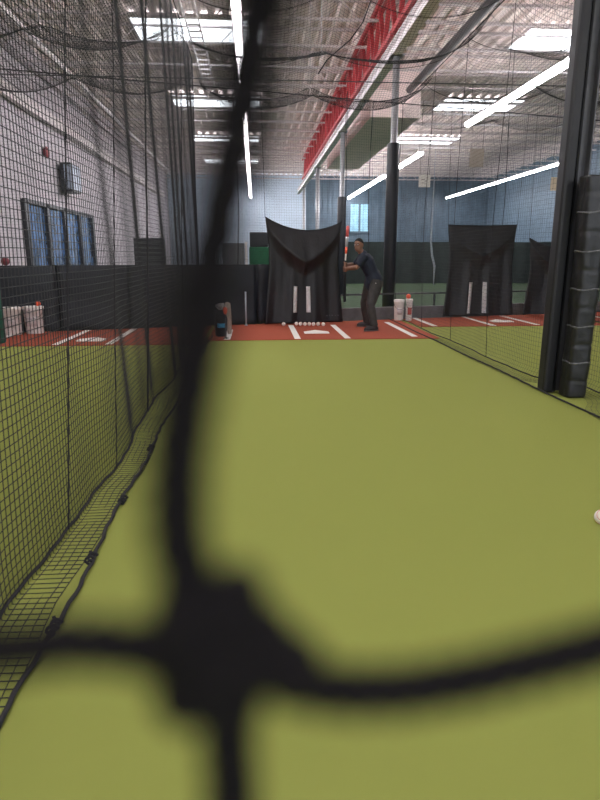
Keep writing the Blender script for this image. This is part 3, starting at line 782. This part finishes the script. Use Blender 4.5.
# eyes, brows, hair
b = MB()
for s in (-1, 1): b.ball(hw_(.0835, s*.030, .012), (.008, .0125, .0075), 10, 7, HR)
b.build('eyes', M['white_eye'], tB, smooth=True)
b = MB()
for s in (-1, 1): b.ball(hw_(.0905, s*.030, .012), (.003, .005, .005), 8, 6, HR)
b.build('pupils', M['hair'], tB, smooth=True)
b = MB()
for s in (-1, 1): b.tube([hw_(.090, s*.014, .030), hw_(.093, s*.030, .036), hw_(.082, s*.048, .030)], .0042, 6)
b.build('eyebrows', M['hair'], tB, smooth=True)
b = MB()
def hairP(u, v):
    ph = 2*PI*u; lim = 1.42-.50*math.cos(ph) if math.cos(ph) > 0 else 1.42-.35*math.cos(ph)
    th = v*lim
    return head + HR @ Vector((-.012+.099*math.sin(th)*math.cos(ph), .077*math.sin(th)*math.sin(ph), .02+.099*math.cos(th)))
b.grid(hairP, 36, 14); b.build('hair', M['hair'], tB, smooth=True, solid=.008)
# T-shirt
sh_ = MB()
hem = pel+Vector((.0, 0, -.075))
loft(sh_, [(hem, (.160, .20)), (pel+Vector((0, 0, .03)), (.156, .19)), (waist, (.128, .160)), (chest, (.140, .190)), (neckb+Vector((.012, 0, -.035)), (.115, .172)), (neckb+Vector((.010, 0, .0)), (.080, .095))])
for sh, el in ((shN, elN), (shF, elF)): sh_.tube([sh-(el-sh)*.25, sh, sh.lerp(el, .45), sh.lerp(el, .80)], [.070, .074, .066, .066], 14)
bake(sh_, 't_shirt', M['navy'], tB, .012, 2)
# trousers
tr = MB()
loft(tr, [(pel+Vector((0, 0, .09)), (.128, .160)), (pel-Vector((0, 0, .03)), (.128, .165)), (pel-Vector((0, 0, .08)), (.11, .14))])
for hp, kn, an in ((hipN, kneeN, ankN), (hipF, kneeF, ankF)):
    tr.tube([hp+Vector((0, 0, .03)), hp.lerp(kn, .5), kn, kn.lerp(an, .3), kn.lerp(an, .75), an+Vector((0, 0, .0))], [.118, .104, .084, .080, .070, .074], 14)
bake(tr, 'trousers', M['trouser'], tB, .012, 2)
b = MB(); q = hipN.lerp(kneeN, .05); b.box(q+Vector((-.03, -.115, -.0)), (.028, .006, .055), rz=.2)
tag(b.build('pocket_tag', M['white_pl'], tB), 'small white tag at the hip')
for an in (ankN, ankF):
    b = MB(); ft = Vector((-.93, -.30, 0)).normalized() if an is ankN else Vector((-.98, -.1, 0)).normalized(); z0 = -an.z
    g = lambda a, z: an+ft*a+Vector((0, 0, z-an.z))
    b.tube([g(-.075, .035), g(-.06, .05), g(0, .062), g(.07, .052), g(.14, .040), g(.185, .030), g(.20, .022)], [(.022, .022), (.036, .040), (.042, .052), (.046, .044), (.048, .034), (.036, .024), (.012, .012)], 14)
    b.tube([g(-.01, .06), g(0, .12)], [.046, .050], 12)
    o = bake(b, 'shoe', M['shoe'], tB, .009, 2)
    b = MB(); b.tube([g(-.085, .010), g(0, .010), g(.08, .010), g(.17, .010), g(.205, .010)], [(.02, .0095), (.040, .0095), (.046, .0095), (.040, .0095), (.012, .0095)], 12)
    so = b.build('sole', mat('grey_sole', (.14, .13, .13), .7, noise=(30, .1)), o, smooth=True)
# bat
kn0 = grip-bdir*.125
t = empty('baseball_bat', ORG+kn0, 'red and pale baseball bat held upright by the person', 'bat')
rot = Vector((0, 0, 1)).rotation_difference(bdir); t.rotation_mode = 'QUATERNION'; t.rotation_quaternion = rot
MB().lathe([(.004, 0), (.024, .004), (.025, .014), (.016, .022), (.0135, .04), (.0135, .24)], 16).build('handle', M['smooth'], t, smooth=True)
MB().lathe([(.0135, .24), (.015, .33), (.017, .36)], 16).build('taper', M['white_pl'], t, smooth=True)
MB().lathe([(.017, .36), (.021, .42), (.024, .48)], 16).build('red_barrel_base', M['orange'], t, smooth=True)
MB().lathe([(.024, .48), (.026, .56), (.0275, .66)], 16).build('grey_band', M['steel'], t, smooth=True)
MB().lathe([(.0275, .66), (.029, .80), (.028, .835), (.018, .85), (.004, .852)], 16).build('barrel', mat('faded_red', (.62, .10, .09), .4, noise=(20, .2)), t, smooth=True)

# ------------------------------------------------------------------ light
w = bpy.data.worlds.new('world'); sc.world = w; w.use_nodes = True
w.node_tree.nodes['Background'].inputs['Color'].default_value = (.80, .86, 1.0, 1)
w.node_tree.nodes['Background'].inputs['Strength'].default_value = 1.0
sc.view_settings.view_transform = 'Standard'; sc.view_settings.look = 'None'
sc.view_settings.exposure = 1.22; sc.view_settings.gamma = 1.0; sc.view_settings.use_curve_mapping = False
